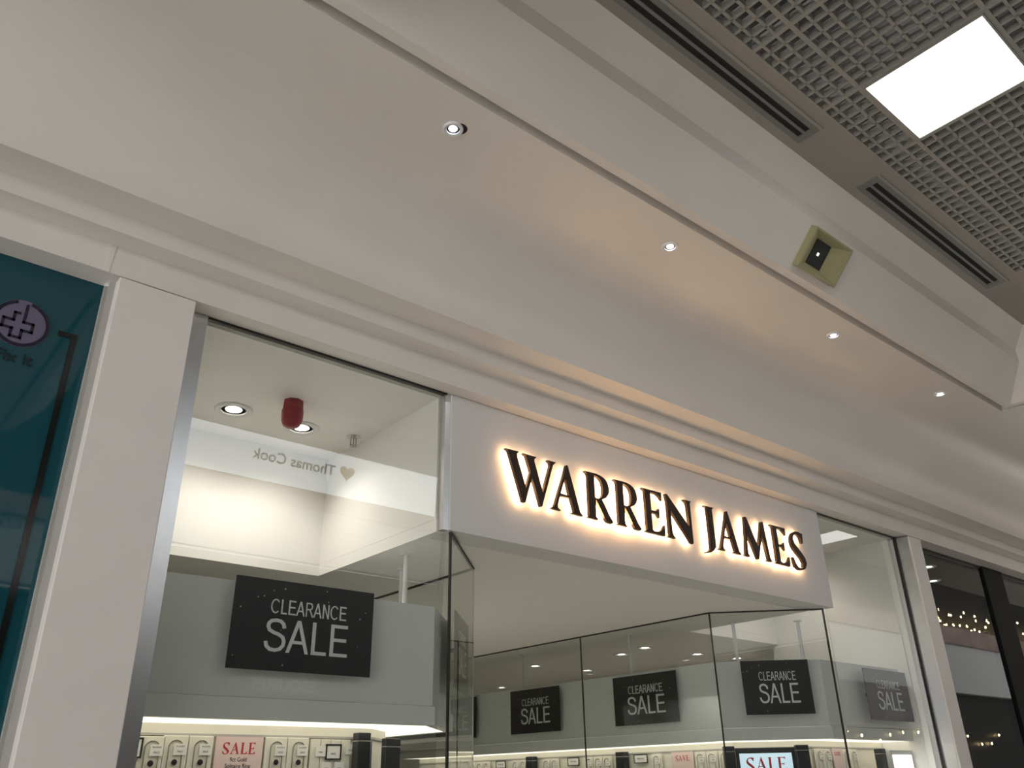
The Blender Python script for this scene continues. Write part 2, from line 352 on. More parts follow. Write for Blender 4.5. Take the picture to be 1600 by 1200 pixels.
# ------------------------------------------------------------------ teal window with vinyl print
tw = thing('teal_window_graphic', (-.7, 3.03, 0), 'teal vinyl window print with a lilac medical cross badge and Fix it', 'poster')
box(XA, .565, 3.026, 3.032, 0, ZG+.004).build('print_panel', 'teal', tw)
cxz = (.334, 3.075); R_ = .090
ring = lambda r, a0=0, a1=2*math.pi, n=40: [(cxz[0]+r*math.cos(a0+(a1-a0)*k/n), cxz[1]+r*math.sin(a0+(a1-a0)*k/n)) for k in range(n+(0 if a1-a0 > 6.28 else 1))]
MB().plate([ring(R_)], 3.0235, 3.0258).build('badge_disc', 'lilac', tw)
arc = ring(R_*.985, math.radians(108), math.radians(438), 44)+list(reversed(ring(R_*.85, math.radians(108), math.radians(438), 44)))
bdg = MB().plate([arc], 3.0222, 3.0236)
def stroke(b, pts, wd, d0=3.0222, d1=3.0236, closed=False):
    for i in range(len(pts)-(0 if closed else 1)):
        p, q = Vector(pts[i]), Vector(pts[(i+1) % len(pts)]); d = (q-p).normalized(); n = Vector((-d.y, d.x))*wd/2; e = d*wd/2
        b.plate([[tuple(p-e-n), tuple(q+e-n), tuple(q+e+n), tuple(p-e+n)]], d0, d1)
    return b
a_ = .016; c_ = .046
cx, cz = cxz[0]-.010, cxz[1]-.010
stroke(bdg, [(cx-a_+.014, cz+c_), (cx-a_, cz+c_), (cx-a_, cz+a_), (cx-c_, cz+a_), (cx-c_, cz-a_), (cx-a_, cz-a_), (cx-a_, cz-c_), (cx+a_, cz-c_), (cx+a_, cz-a_), (cx+c_, cz-a_), (cx+c_, cz+a_), (cx+a_, cz+a_), (cx+a_, cz+.082)], .0095)
bdg.build('badge_line', 'navy', tw)
moved(text_mesh('Fix it', .060, .0006, bold=.0008), .337, 3.0235, 2.944).build('lettering', 'greylet', tw)
MB().plate([[(.452, 3.088), (.515, 3.088), (.515, .4), (.495, .4), (.495, 3.068), (.452, 3.068)]], 3.0222, 3.0236).build('bracket_line', 'tealdark', tw)
# ------------------------------------------------------------------ shop glazing
wn = [1]
def pane(p, q, z0, z1, label, m='glass', gask=.010, t=.010, edge=True):
    wn[0] += 1
    p, q = Vector(p), Vector(q); d = (q-p).normalized(); n = Vector((-d.y, d.x))*t/2
    pts = [p-n, q-n, q+n, p+n]
    o = struct(MB().quadprism([tuple(a) for a in pts], z0, z1-gask).build('window_%d' % wn[0], m), label)
    BASE[o.name] = Vector((0, 0, 0))
    n2 = n*1.5
    MB().quadprism([tuple(a) for a in (p-n2, q-n2, q+n2, p+n2)], z1-gask, z1).build('gasket', 'black', o)
    return o
def joint(o, p, z0, z1, r=.004, m='black'):
    box(p[0]-r, p[0]+r, p[1]-r, p[1]+r, z0, z1).build('joint', m, o)
LC0, LC1, LS1 = (2.19, 3.016), (2.700, 3.508), (2.690, 8.0)
RC0, RC1, RS1 = (5.338, 3.045), (4.808, 3.590), (4.808, 8.0)
wn[0] += 1
lean = math.tan(math.radians(2.7)); yl = lambda z: 3.012+(ZG-z)*lean  # lean added to keep the ceiling panel's reflection out of this pane
o = MB(); loop = [(.957, 0), (2.186, 0), (2.186, ZL), (2.150, ZL), (2.150, ZG), (.957, ZG)]
o.plate([loop], 0, .010); o.v = [(v[0], yl(v[2])+v[1], v[2]) for v in o.v]
o = struct(o.build('window_2', 'glass'), 'large left shop window pane, leaning slightly outwards at the top'); BASE[o.name] = Vector((0, 0, 0))
box(.957, 2.150, 3.004, 3.026, ZG-.011, ZG+.001).build('gasket', 'black', o)
joint(o, LC0, 0, ZL, .005)
o = pane(LC0, LC1, 0, ZL, 'angled left return pane of the entrance', gask=.008)
joint(o, LC1, 0, ZL, .003, 'frame')
o = pane(LC1, LS1, 0, ZL, 'left side glazing of the entrance', gask=.008)
o = pane(RC0, RC1, 0, ZL, 'angled right return pane of the entrance', gask=.008)
joint(o, RC0, 0, ZL, .005); joint(o, RC1, 0, ZL, .004)
o = pane(RC1, (4.808, 4.856), 0, ZL, 'right side glazing of the entrance, near pane', gask=.008); joint(o, (4.808, 4.856), 0, ZL, .004)
o = pane((4.808, 4.862), RS1, 0, ZL, 'right side glazing of the entrance, far pane', gask=.008)
o = pane((5.338, GL), (6.550, GL), 0, ZG, 'tall right shop window pane')
box(6.550, 6.563, 3.005, 3.03, 0, ZG).build('edge_gasket', 'black', o)
# ------------------------------------------------------------------ shop sign
FX0, FX1, FZ0 = 2.172, 5.405, 2.640
sg = thing('shop_sign', (3.79, 3.0, FZ0), 'white fascia panel with dark halo lit WARREN JAMES lettering', 'shop sign')
box(FX0, FX1, 2.998, 3.16, FZ0, ZG-.002).build('fascia_panel', 'fascia', sg, bevel=.003)
box(FX0-.032, FX0-.001, 3.006, 3.05, FZ0, ZG-.004).build('side_trim', 'metal', sg)
LET = {'W': [[(0, 256), (87, 258), (74, 242), (75, 227), (130, 76), (162, 167), (134, 246), (114, 256), (206, 255), (190, 240), (191, 226), (242, 74), (298, 230), (297, 243), (278, 256), (342, 257), (318, 237), (234, 1), (222, 0), (172, 139), (123, 1), (106, 1), (23, 234), (17, 247)]],
 'A': [[(121, 258), (131, 258), (206, 18), (228, 2), (138, 2), (161, 14), (161, 24), (142, 83), (66, 81), (47, 27), (48, 14), (70, 3), (0, 3), (24, 19), (33, 36)], [(110, 190), (133, 93), (72, 95)]],
 'R': [[(0, 256), (57, 258), (104, 257), (147, 246), (173, 222), (183, 185), (175, 158), (153, 135), (122, 120), (176, 36), (201, 9), (192, 0), (160, 1), (137, 18), (76, 115), (72, 20), (88, 2), (4, 2), (21, 15), (25, 232), (20, 246)], [(72, 246), (101, 242), (127, 221), (136, 182), (128, 145), (109, 125), (88, 120), (72, 122)]],
 'E': [[(0, 254), (169, 256), (170, 208), (155, 228), (127, 240), (72, 243), (70, 135), (114, 136), (138, 156), (136, 101), (117, 121), (70, 122), (68, 22), (84, 15), (125, 18), (157, 40), (176, 66), (172, 2), (0, 2), (24, 17), (27, 230), (24, 242)]],
 'N': [[(10, 258), (26, 258), (205, 92), (202, 225), (195, 240), (169, 254), (241, 256), (229, 240), (226, 5), (222, -4), (204, -2), (45, 163), (43, 31), (50, 17), (68, 3), (0, 3), (18, 18), (19, 210)]],
 'J': [[(27, 254), (124, 256), (106, 242), (104, 26), (97, 7), (80, -12), (46, -30), (0, -40), (4, -33), (29, -25), (46, -8), (53, 12), (56, 236), (48, 246)]],
 'M': [[(54, 256), (71, 257), (162, 81), (232, 254), (251, 257), (280, 25), (299, 3), (235, 3), (256, 15), (222, 165), (152, 0), (136, 0), (56, 151), (44, 23), (62, 2), (0, 3), (19, 17)]],
 'S': [[(168, 253), (158, 184), (144, 186), (133, 216), (106, 235), (80, 236), (53, 221), (43, 198), (56, 169), (131, 110), (159, 79), (166, 48), (143, 15), (101, -3), (57, -5), (25, 8), (17, 8), (4, 70), (18, 70), (33, 36), (59, 12), (92, 8), (114, 22), (121, 45), (103, 71), (32, 126), (12, 158), (13, 194), (38, 233), (81, 254), (124, 258), (156, 252)]]}
def smooth_loop(l):
    out = []
    n = len(l)
    for i in range(n):
        p0, p1, p2, p3 = (Vector(l[(i+k-1) % n]) for k in range(4))
        out.append(tuple(p1))
        a, b_, c = (p1-p0), (p2-p1), (p3-p2)
        if a.length and b_.length and c.length and a.angle(b_) < .75 and b_.angle(c) < .75:
            for t in (.33, .66):
                out.append(tuple(.5*((2*p1)+(p2-p0)*t+(2*p0-5*p1+4*p2-p3)*t*t+(3*p1-p0-3*p2+p3)*t**3)))
    return out
def inset(l, d, ref):
    # shift each vertex along the averaged inward normal
    n = len(l); area = sum(l[i][0]*l[(i+1) % n][1]-l[(i+1) % n][0]*l[i][1] for i in range(n)); sgn = 1 if area > 0 else -1
    if ref < 0: sgn = -sgn
    out = []
    for i in range(n):
        a, b_, c = Vector(l[i-1]), Vector(l[i]), Vector(l[(i+1) % n]); e1, e2 = (b_-a), (c-b_)
        if e1.length < 1e-6 or e2.length < 1e-6: out.append(l[i]); continue
        n1 = Vector((-e1.y, e1.x)).normalized(); n2 = Vector((-e2.y, e2.x)).normalized(); m = (n1+n2)
        m = m.normalized() if m.length > .2 else Vector((0, 0)); out.append(tuple(b_+m*d*sgn))
    return out
for ch, x in (('W', 2.471), ('A', 2.764), ('R', 3.016), ('R', 3.240), ('E', 3.466), ('N', 3.662), ('J', 3.996), ('A', 4.125), ('M', 4.379), ('E', 4.706), ('S', 4.915)):
    loops = [[(x+p[0]/1000, 2.838+p[1]/1000) for p in (smooth_loop(l) if ch in 'SRJ' else l)] for l in LET[ch]]
    o = MB().plate(loops, 2.952, 2.970).build('letter', 'bronze', sg)
    il = [inset(l, .004, 1 if i == 0 else -1) for i, l in enumerate(loops)]
    MB().plate(il, 2.9701, 2.9715).build('halo_light', 'halo', o)
# ------------------------------------------------------------------ shop interior shell
lob = MB().box(FX0, FX1, 3.16, 3.25, ZL, ZL+.02)
c1, c2 = (.93, 2.13, 3.045, 4.15), (5.345, 6.53, 3.045, 4.20)
sh = MB().box(.931, 6.61, 4.20, 4.26, ZL, ZL+.06).box(.931, 7.099, 4.26, 11.899, ZL, ZL+.06).box(.931, c1[1], c1[3], 4.20, ZL, ZL+.06)
sh.box(c1[1], c2[0], 3.16, 4.20, ZL, ZL+.06)
sh.box(c1[1], FX0, 3.045, 3.16, ZL, ZL+.06)
struct(sh.build('ceiling', 'shopwhite'), 'low white ceiling of the jewellery shop and its entrance')
struct(MB().box(.8, 2.171, 3.05, 4.2, 3.305, 3.35).box(5.3, 6.6, 3.05, 4.25, 3.305, 3.35).build('ceiling', 'shopwhite'), 'raised white ceilings over the two window bays')
struct(MB().box(c1[0], c1[1], c1[3], c1[3]+.05, ZL+.061, 3.305).box(c1[1], c1[1]+.04, 3.05, c1[3]+.05, ZL+.061, 3.305).build('wall_left_bay', 'shopwhite'), 'white bulkhead around the raised left bay ceiling')
struct(MB().box(c2[0]-.04, c2[1], c2[3], c2[3]+.05, ZL+.061, 3.305).box(c2[0]-.04, c2[0], 3.165, c2[3], ZL+.061, 3.305).build('wall_right_bay', 'shopwhite'), 'white bulkhead around the raised right bay ceiling')
struct(box(.86, .93, 3.06, 12, 0, 3.305).build('wall_left', 'shopwhite'))
struct(MB().box(6.53, 6.62, 3.06, 4.25, 0, 3.305).box(6.62, 7.1, 4.21, 4.25, 0, 3.2).box(7.1, 7.16, 4.21, 12, 0, 3.2).build('wall_right', 'shopwhite'))
struct(box(.86, 7.16, 11.9, 12, 0, 3.0).build('wall_back', 'shopwhite'))
for (x, y), nm in zip(((1.405, 3.79), (1.780, 3.80)), ('bright round downlight at the left of the left window ceiling', 'bright round downlight behind the red alarm')):
    downlight('bay_downlight', (x, y, 3.305), .094, 'warmled', nm, 'large downlights in the left window ceiling', 12, col=(1, .92, .82), spot=2.5)
for (x, y), nm in zip(((5.75, 3.72), (6.2, 3.72)), ('downlight in the right window ceiling, hidden behind the sign', 'downlight in the right window ceiling, nearer to the wall')):
    downlight('bay_downlight', (x, y, 3.305), .094, 'warmled', nm, 'large downlights in the right window ceiling', 4.5, col=(1, .92, .80), spot=2.5)
dls = [((5.7, 6.4), 'left of the two back downlights over the middle sale board'), ((6.4, 6.39), 'right of the two back downlights, next to the glass joint'), ((5.82, 5.36), 'left of the pair of close downlights'), ((5.69, 4.96), 'right and nearer of the pair of close downlights'),
       ((6.4, 4.96), 'downlight left of the angled glass joint'), ((6.72, 8.16), 'farthest tiny downlight deep in the shop'), ((6.96, 4.93), 'downlight just above the angled sale board')]
for (x, y), nm in dls: downlight('shop_downlight', (x, y, ZL), .075, 'warmled', nm+' in the shop ceiling', 'downlights in the low shop ceiling', 3.5, col=(1, .93, .82))
for k, (x, y) in enumerate(((2.95, 5.3), (2.95, 6.6), (3.9, 9.2))): downlight('shop_downlight', (x, y, ZL), .075, 'warmled', ['downlight over the entrance aisle behind the left canopy', 'second downlight over the aisle behind the left canopy', 'last downlight over the back of the aisle'][k], 'downlights in the low shop ceiling', (66, 14, 6)[k], col=(1, .94, .86), spot=2.6)  # unseen lamps added to brighten the lobby soffit
# red alarm and sprinkler
al = thing('alarm_sounder', (1.595, 3.52, 3.305), 'dark red alarm sounder on the left window ceiling', 'alarm')
MB().lathe((0, 0, 0), [(.048, 0), (.050, -.02), (.052, -.055)], 8).build('base', 'red', al, local=True)
MB().lathe((0, 0, 0), [(.0525, -.052), (.053, -.075), (.050, -.105), (.040, -.128), (.024, -.138), (.001, -.140)], 20).build('dome', 'red', al, local=True, smooth=True)
spk = thing('sprinkler_head', (2.06, 3.74, 3.305), 'small chrome sprinkler head on the left window ceiling', 'sprinkler')
MB().lathe((0, 0, 0), [(.036, 0), (.036, -.004), (.018, -.008), (.012, -.010)], 20).build('escutcheon', 'chrome', spk, local=True)
MB().box(-.018, -.013, -.003, .003, -.05, -.006).box(.013, .018, -.003, .003, -.05, -.006).box(-.018, .018, -.003, .003, -.054, -.048).build('yoke', 'frame', spk, local=True)
MB().lathe((0, 0, 0), [(.020, -.054), (.020, -.057), (.004, -.058), (.004, -.010)], 14).build('deflector', 'frame', spk, local=True)
# ------------------------------------------------------------------ hanging canopies over the displays
def canopy(name, line, label, rods):
    # line runs so that the inside of the bay lies to its left
    t = thing(name, (line[0][0], line[0][1], 1.83), label, 'display canopy', 'white canopies hung over the window displays')
    def wall(a, b_, z0, z1, nm, m):
        p = offs(line, a); q = offs(line, b_)
        MB().quadprism(p+list(reversed(q)), z0, z1).build(nm, m, t)
    def seg(a, b_, z0, z1, nm, m):
        p = offs(line, a); q = offs(line, b_)
        for i in range(len(line)-1): MB().quadprism([p[i], p[i+1], q[i+1], q[i]], z0, z1).build(nm, m, t)
    seg(0, .03, 1.906, 2.327, 'upper_board', 'canopy'); seg(-.012, .03, 1.828, 1.903, 'lower_rail', 'canopy')
    seg(.03, .34, 1.829, 1.84, 'light_diffuser', 'diffuser'); seg(.33, .36, 1.84, 2.327, 'back_board', 'canopy'); seg(.03, .33, 2.30, 2.32, 'top_board', 'canopy')  # canopy underside glows by itself in place of falling light
    for (x, y) in rods: MB().lathe((x, y, 0), [(.0125, 2.32), (.0125, ZL-.006), (.03, ZL-.005), (.03, ZL)], 12).build('hanging_rod', 'bezel', t, smooth=True)
    return t
LCL = [(.945, 3.17), (2.22, 3.17), (2.58, 3.53), (2.58, 6.5)]
RCL = [(4.94, 7.6), (4.94, 3.69), (5.44, 3.19), (6.52, 3.19)]
canopy('display_canopy', LCL, 'white hanging canopy box above the left window display', [(2.25, 3.469), (2.414, 3.758)])
canopy('display_canopy', RCL, 'white hanging canopy box above the right window display', [(5.10, 5.9), (5.10, 4.6), (5.25, 3.72), (5.62, 3.42)])
# ------------------------------------------------------------------ clearance sale boards
GLY = {'A': (.68, [[(0, 0), (.285, 1), (.395, 1), (.68, 0), (.575, 0), (.492, .28), (.188, .28), (.105, 0)], [(.216, .375), (.464, .375), (.34, .82)]]),
       'N': (.69, [[(.08, 0), (.08, 1), (.195, 1), (.505, .21), (.505, 1), (.61, 1), (.61, 0), (.495, 0), (.185, .79), (.185, 0)]]),
       'L': (.58, [[(.08, 0), (.08, 1), (.19, 1), (.19, .105), (.55, .105), (.55, 0)]]),
       'E': (.68, [[(.08, 0), (.08, 1), (.62, 1), (.62, .895), (.19, .895), (.19, .57), (.59, .57), (.59, .465), (.19, .465), (.19, .105), (.64, .105), (.64, 0)]])}
STR = {'C': (.74, [[(.38+.31*math.cos(math.radians(a)), .5+.45*math.sin(math.radians(a))) for a in range(38, 323, 12)]]),
       'R': (.70, [[(.135, 0), (.135, .46)], [(.135, .40), (.135, .945), (.42, .945), (.53, .90), (.58, .80), (.58, .68), (.53, .57), (.42, .515), (.135, .515)], [(.36, .515), (.46, .40), (.645, 0)]]),
       'S': (.68, [[(.59, .72), (.555, .85), (.46, .93), (.33, .95), (.20, .92), (.125, .84), (.115, .74), (.16, .64), (.28, .575), (.44, .525), (.56, .45), (.605, .34), (.59, .20), (.50, .09), (.36, .05), (.21, .07), (.11, .16), (.075, .30)]])}
def sans_text(body, cap, width, wt=.105, d=.0006):
    b = MB(); x = 0; tot = sum((GLY.get(c) or STR[c])[0] for c in body); sx = width/tot
    for c in body:
        if c in GLY: b.plate([[((x+p[0])*sx, (p[1]-.5)*cap) for p in l] for l in GLY[c][1]], -d, d)
        else:
            for l in STR[c][1]:
                L_, R2 = offs(l, wt/2), offs(l, -wt/2)
                for i in range(len(l)-1): b.plate([[((x+p[0])*sx, (p[1]-.5)*cap) for p in (L_[i], L_[i+1], R2[i+1], R2[i])]], -d, d)
        x += (GLY.get(c) or STR[c])[0]
    return moved(b, -width/2, 0, 0)
LET['L'] = [[(0, 254), (92, 254), (72, 240), (68, 22), (84, 15), (120, 18), (150, 40), (168, 66), (164, 2), (0, 2), (24, 17), (27, 240)]]
LET['V'] = [[(0, 256), (88, 256), (68, 242), (122, 70), (172, 232), (150, 256), (222, 256), (196, 238), (122, 0), (106, 0), (24, 238)]]
def serif_text(body, cap, width, d=.0003):
    b = MB(); x = 0; wd = {c: max(p[0] for p in LET[c][0])+22 for c in body}; tot = sum(wd[c] for c in body); sx = width/tot; sz = cap/256
    for c in body: b.plate([[((x+p[0])*sx, (p[1]-128)*sz) for p in l] for l in LET[c]], -d, d); x += wd[c]
    return moved(b, -width/2, 0, 0)
def sale_board(x, y, z, rz, w_, h_, label, gap=.036):
    t = thing('sale_board', (x, y, z), label, 'sale sign', 'black clearance sale boards in the windows', rz)
    box(-w_/2, w_/2, -.003, .003, -h_/2, h_/2).build('board', 'sign', t, local=True)
    k = w_/.61
    moved(sans_text('CLEARANCE', .056, .335*k, .09), .012*k, -.0042, h_*.205).build('lettering', 'letter', t, local=True)
    moved(sans_text('SALE', .124, .370*k), .012*k, -.0042, -h_*.115).build('lettering', 'letter', t, local=True)
    for sgn in (-1, 1): box(sgn*w_*.3-.01, sgn*w_*.3+.01, .003, .003+gap, -.01, .01).build('standoff', 'postblk', t, local=True)
    return t
q4 = math.pi/4
sale_board(1.563, 3.120, 2.168, 0, .61, .34, 'large black CLEARANCE SALE board in the left window', .047)
sale_board(2.535, 3.385, 2.168, q4, .45, .34, 'black CLEARANCE SALE board seen edge-on behind the angled left glass')
sale_board(4.900, 4.315, 2.135, -math.pi/2, .61, .34, 'black CLEARANCE SALE board between the two glass joints of the right side')
sale_board(4.900, 5.527, 2.137, -math.pi/2, .61, .34, 'black CLEARANCE SALE board in the far pane of the right side glazing')
sale_board(4.900, 6.62, 2.137, -math.pi/2, .61, .34, 'black sale board farthest into the entrance, mostly hidden by the glass edge')
sale_board(5.143, 3.357, 2.148, -q4, .445, .34, 'black CLEARANCE SALE board on the angled right return')
sale_board(6.165, 3.120, 2.123, 0, .61, .34, 'black CLEARANCE SALE board behind the tall right window', .067)
# ------------------------------------------------------------------ jewellery displays below the canopies
def wall_panel(name, line, a, b_, z0, z1, label):
    p = offs(line, a); q = offs(line, b_); t = thing(name, (line[0][0], line[0][1], 0), label, 'display wall')
    for i in range(len(line)-1): MB().quadprism([p[i], p[i+1], q[i+1], q[i]], z0, z1).build('back_panel', 'cream', t)
    for i in range(len(line)-1): MB().quadprism([offs(line, a-.012)[i], offs(line, a-.012)[i+1], p[i+1], p[i]], 1.783, 1.792).build('top_rail', 'frame', t)
    for i in range(len(line)-1): MB().quadprism([offs(line, .05)[i], offs(line, .05)[i+1], q[i+1], q[i]], 0, .85).build('plinth', 'shopwhite', t)
    return t
LD, RD = LCL[:], RCL[:]
wall_panel('jewellery_display', LD, .29, .33, .85, 1.828, 'cream jewellery display wall under the left canopy')
wall_panel('jewellery_display', RD, .24, .28, .85, 1.828, 'cream jewellery display wall under the right canopy')
# pads are built once, facing -y, then placed along the walls
def pad(name, w_, label, group, loc, rz=0, jewel=True, price=True):
    t = thing(name, loc, label, 'jewellery pad', group, rz)
    box(-w_/2+.0015, w_/2-.0015, -.012, 0, -.30, 0).build('board', 'cream', t, local=True, bevel=.003)
    # bracelet arch
    b = MB(); n = 14; r = .026
    pts = [(-r, -.16)]+[(-r*math.cos(math.pi*k/n), -.040+r*math.sin(math.pi*k/n)*.9) for k in range(n+1)]+[(r, -.16)]
    for i in range(len(pts)-1):
        p, q = Vector(pts[i]), Vector(pts[i+1]); d = (q-p).normalized(); nn = Vector((-d.y, d.x))*.0016
        b.plate([[tuple(p-nn), tuple(q-nn), tuple(q+nn), tuple(p+nn)]], -.018, -.013)
    b.build('bracelet', 'silver', t, local=True)
    if price:
        tg = box(-.008, .040, -.021, -.019, -.068, -.028).build('price_tag', 'tag', t, local=True)
        moved(text_mesh('9ct GOLD', .0075, .0002), .016, -.0213, -.038).build('lettering', 'ink', tg, local=True)
        moved(text_mesh('SALE', .010, .0002), .016, -.0213, -.056).build('lettering', 'ink', tg, local=True)
    if jewel:
        j = MB().lathe((.0, -.022, -.093), [(.001, -.004), (.010, -.003), (.011, 0), (.008, .006)], 14, 'y').build('pendant', 'stone', t, local=True, smooth=True)
    return t
ZP = 1.783
PADG = 'cream bracelet pads in the left window'
p_ = pad('bracelet_pad', .098, 'first cream bracelet pad left of the pink sale card', PADG, (1.232, 3.448, ZP))
copy_tree(p_, (1.330, 3.448, ZP), 'second cream bracelet pad, touching the pink sale card on its left')
copy_tree(p_, (1.640, 3.448, ZP), 'cream pad with a black pendant just right of the pink sale card')
copy_tree(p_, (1.738, 3.448, ZP), 'second cream pad with a black pendant right of the pink sale card')
copy_tree(p_, (1.040, 3.448, ZP), 'cream pad hidden behind the left pillar edge')
copy_tree(p_, (1.145, 3.448, ZP-.004), 'cream pad with a large price tag beside the left pillar')
def card(x, y, z, w_, h_, rz, lines, label, m='pink', group=None):
    t = thing('sale_card', (x, y, z), label, 'sale card', group, rz)
    box(-w_/2, w_/2, -.004, 0, -h_, 0).build('board', m, t, local=True)
    for (s_, sz, dz, mm, sx) in lines: moved(serif_text(s_, sz*.62, sz*2.05) if mm == 'redprint' else text_mesh(s_, sz, .0003, sx=sx), 0, -.0046, -dz).build('lettering', mm, t, local=True)
    return t
card(1.4845, 3.440, ZP, .195, .30, 0, [('SALE', .068, .042, 'redprint', .9), ('9ct Gold', .022, .083, 'ink', .9), ('Solitaire Ring', .022, .106, 'ink', .9)], 'pale pink SALE card for a gold solitaire ring in the left window')
def framed(x, y, z, w_, h_, rz, lines, label):
    t = thing('framed_label', (x, y, z), label, 'label', 'black framed labels on the displays', rz); e = .006
    MB().box(-w_/2, w_/2, -.006, 0, -e, 0).box(-w_/2, w_/2, -.006, 0, -h_, -h_+e).box(-w_/2, -w_/2+e, -.006, 0, -h_+e, -e).box(w_/2-e, w_/2, -.006, 0, -h_+e, -e).build('frame', 'postblk', t, local=True)
    box(-w_/2+e, w_/2-e, -.003, 0, -h_+e, -e).build('card', 'tag', t, local=True)
    for (s_, sz, dz) in lines: moved(text_mesh(s_, sz, .0003), 0, -.0036, -dz).build('lettering', 'ink', t, local=True)
    return t
def slat(x, y, z, w_, h_, rz, label, group):
    t = thing('ring_slat', (x, y, z), label, 'display slat', group, rz)
    box(-w_/2+.001, w_/2-.001, -.010, 0, -h_, 0).build('board', 'cream', t, local=True, bevel=.002)
    return t
lb = ['first', 'second', 'third', 'fourth']
for k in range(4): slat(1.817+.048*k, 3.448, ZP-.004, .047, .30, 0, lb[k]+' narrow cream slat counted from the pink card side, left window', 'narrow cream slats in the left window')
framed(1.898, 3.432, ZP-.022, .074, .062, 0, [('SCRAPE OUR', .0095, .024), ('SALE', .0105, .038)][1:], 'small black framed white label in the left window')
def price(x, y, z, rz, label, w_=.046, h_=.040):
    t = thing('price_tag', (x, y, z), label, 'price tag', 'loose white price tags', rz)
    box(-w_/2, w_/2, -.0015, 0, -h_, 0).build('card', 'tag', t, local=True)
    moved(text_mesh('SALE', .009, .0002), 0, -.0018, -h_*.6).build('lettering', 'ink', t, local=True); return t
price(1.838, 3.430, ZP-.030, 0, 'white price tag left of the black framed label'); price(1.978, 3.430, ZP-.022, 0, 'white price tag right of the black framed label')
price(1.868, 3.430, ZP-.092, 0, 'lower left white price tag under the black framed label'); price(1.930, 3.430, ZP-.092, 0, 'lower right white price tag under the black framed label')
framed(1.088, 3.430, ZP-.010, .040, .07, 0, [], 'black framed label cut by the left pillar')
def post(x, y, w_, d_, z1, rz, label, m='postblk'):
    t = thing('display_post', (x, y, .85), label, 'display post', 'black display posts', rz)
    box(-w_/2, w_/2, -d_/2, d_/2, 0, z1-.85).build('body', m, t, local=True, bevel=.004)
    box(-w_/2-.001, w_/2+.001, -d_/2-.001, d_/2+.001, z1-.85-.035, z1-.85-.032).build('cap_groove', 'frame', t, local=True); return t
post(2.015, 3.40, .062, .05, 1.806, 0, 'black display post with a cap in the left window')
post(2.120, 3.33, .090, .03, 1.782, .25, 'wide black panel post right of the left window displays')
tag(MB().plate([[(2.045, .85), (2.080, .85), (2.074, 1.772), (2.047, 1.786)]], 3.41, 3.43).build('slanted_panel', 'bluegrey'), 'blue grey slanted panel between the two black posts', 'panel')
# right bay: pads along the side wall, chamfer screen, front row
sx_ = 5.165; rzs = -math.pi/2
p2 = pad('bracelet_pad', .098, 'cream pad along the right side display, nearest the angled glass', 'cream pads along the right side display', (sx_, 3.86, ZP-.006), rzs, jewel=False)
yy = 3.965; k = 0
used = [(4.12, 4.34), (4.72, 4.86), (5.76, 5.92), (4.56, 4.70), (5.28, 5.44), (6.22, 6.36)]
nth = ['second', 'third', 'fourth', 'fifth', 'sixth', 'seventh', 'eighth', 'ninth', 'tenth', 'eleventh', 'twelfth', 'thirteenth', 'fourteenth', 'fifteenth', 'sixteenth', 'seventeenth', 'eighteenth', 'nineteenth', 'twentieth', 'twenty-first', 'twenty-second', 'twenty-third', 'twenty-fourth', 'twenty-fifth']
while yy < 6.75:
    if not any(a-.05 < yy < b_+.05 for a, b_ in used):
        copy_tree(p2, (sx_, yy, ZP-.006), '%s cream pad along the right side display, counted inwards from the angled glass' % nth[k]); k += 1
    yy += .101
card(sx_-.006, 4.228, ZP-.002, .20, .28, rzs, [('SAVE', .062, .040, 'redprint', .9)], 'pale pink SAVE card on the right side display')
for y, nm in ((4.63, 'nearest'), (5.36, 'middle'), (6.29, 'farthest')): framed(sx_-.004, y, ZP-.004, .135, .062, rzs, [('PRICE SALE', .014, .031)], nm+' of the wide black framed labels on the right side display')
post(5.13, 4.792, .085, .06, 1.80, rzs, 'black post on the right side display, nearer to the angled glass')
post(5.13, 5.843, .085, .06, 1.80, rzs, 'black post on the right side display, farther back')
post(5.055, 3.745, .075, .05, 1.798, -q4, 'black post left of the blue sale screen')
post(5.395, 3.405, .085, .05, 1.798, -q4, 'black post right of the blue sale screen')
scx, scy = 5.225, 3.575
sc_ = thing('sale_screen', (scx+.02, scy+.02, 1.2), 'light blue screen with red SALE lettering on the angled display', 'screen', None, -q4)
box(-.195, .195, -.02, .0, -.1, .585).build('bezel', 'postblk', sc_, local=True); box(-.172, .172, -.024, -.019, -.08, .552).build('display', 'screen', sc_, local=True)
moved(serif_text('SALE', .085, .27), 0, -.0246, .485).build('lettering', 'redprint', sc_, local=True)
for k, x in enumerate((5.60, 5.70, 5.945, 6.045)): copy_tree(p2, (x, 3.415, ZP-.006), '%s cream pad in the right front display, counted from the sign side' % ['first', 'second', 'third', 'fourth'][k], 0)
card(5.83, 3.405, ZP-.002, .12, .28, 0, [('SAVE', .040, .035, 'redprint', .9)], 'pale pink card behind the lower right glass joint')
post(6.115, 3.24, .075, .05, 1.775, 0, 'black post in front of the glowing box, right window')
lbx = thing('light_box', (6.37, 3.22, .85), 'bright white glowing light box at the bottom of the right window', 'light box')
box(6.20, 6.52, 3.21, 3.25, .85, 1.765).build('frame', 'shopwhite', lbx); box(6.225, 6.495, 3.204, 3.212, .9, 1.735).build('diffuser', 'lightbox', lbx)
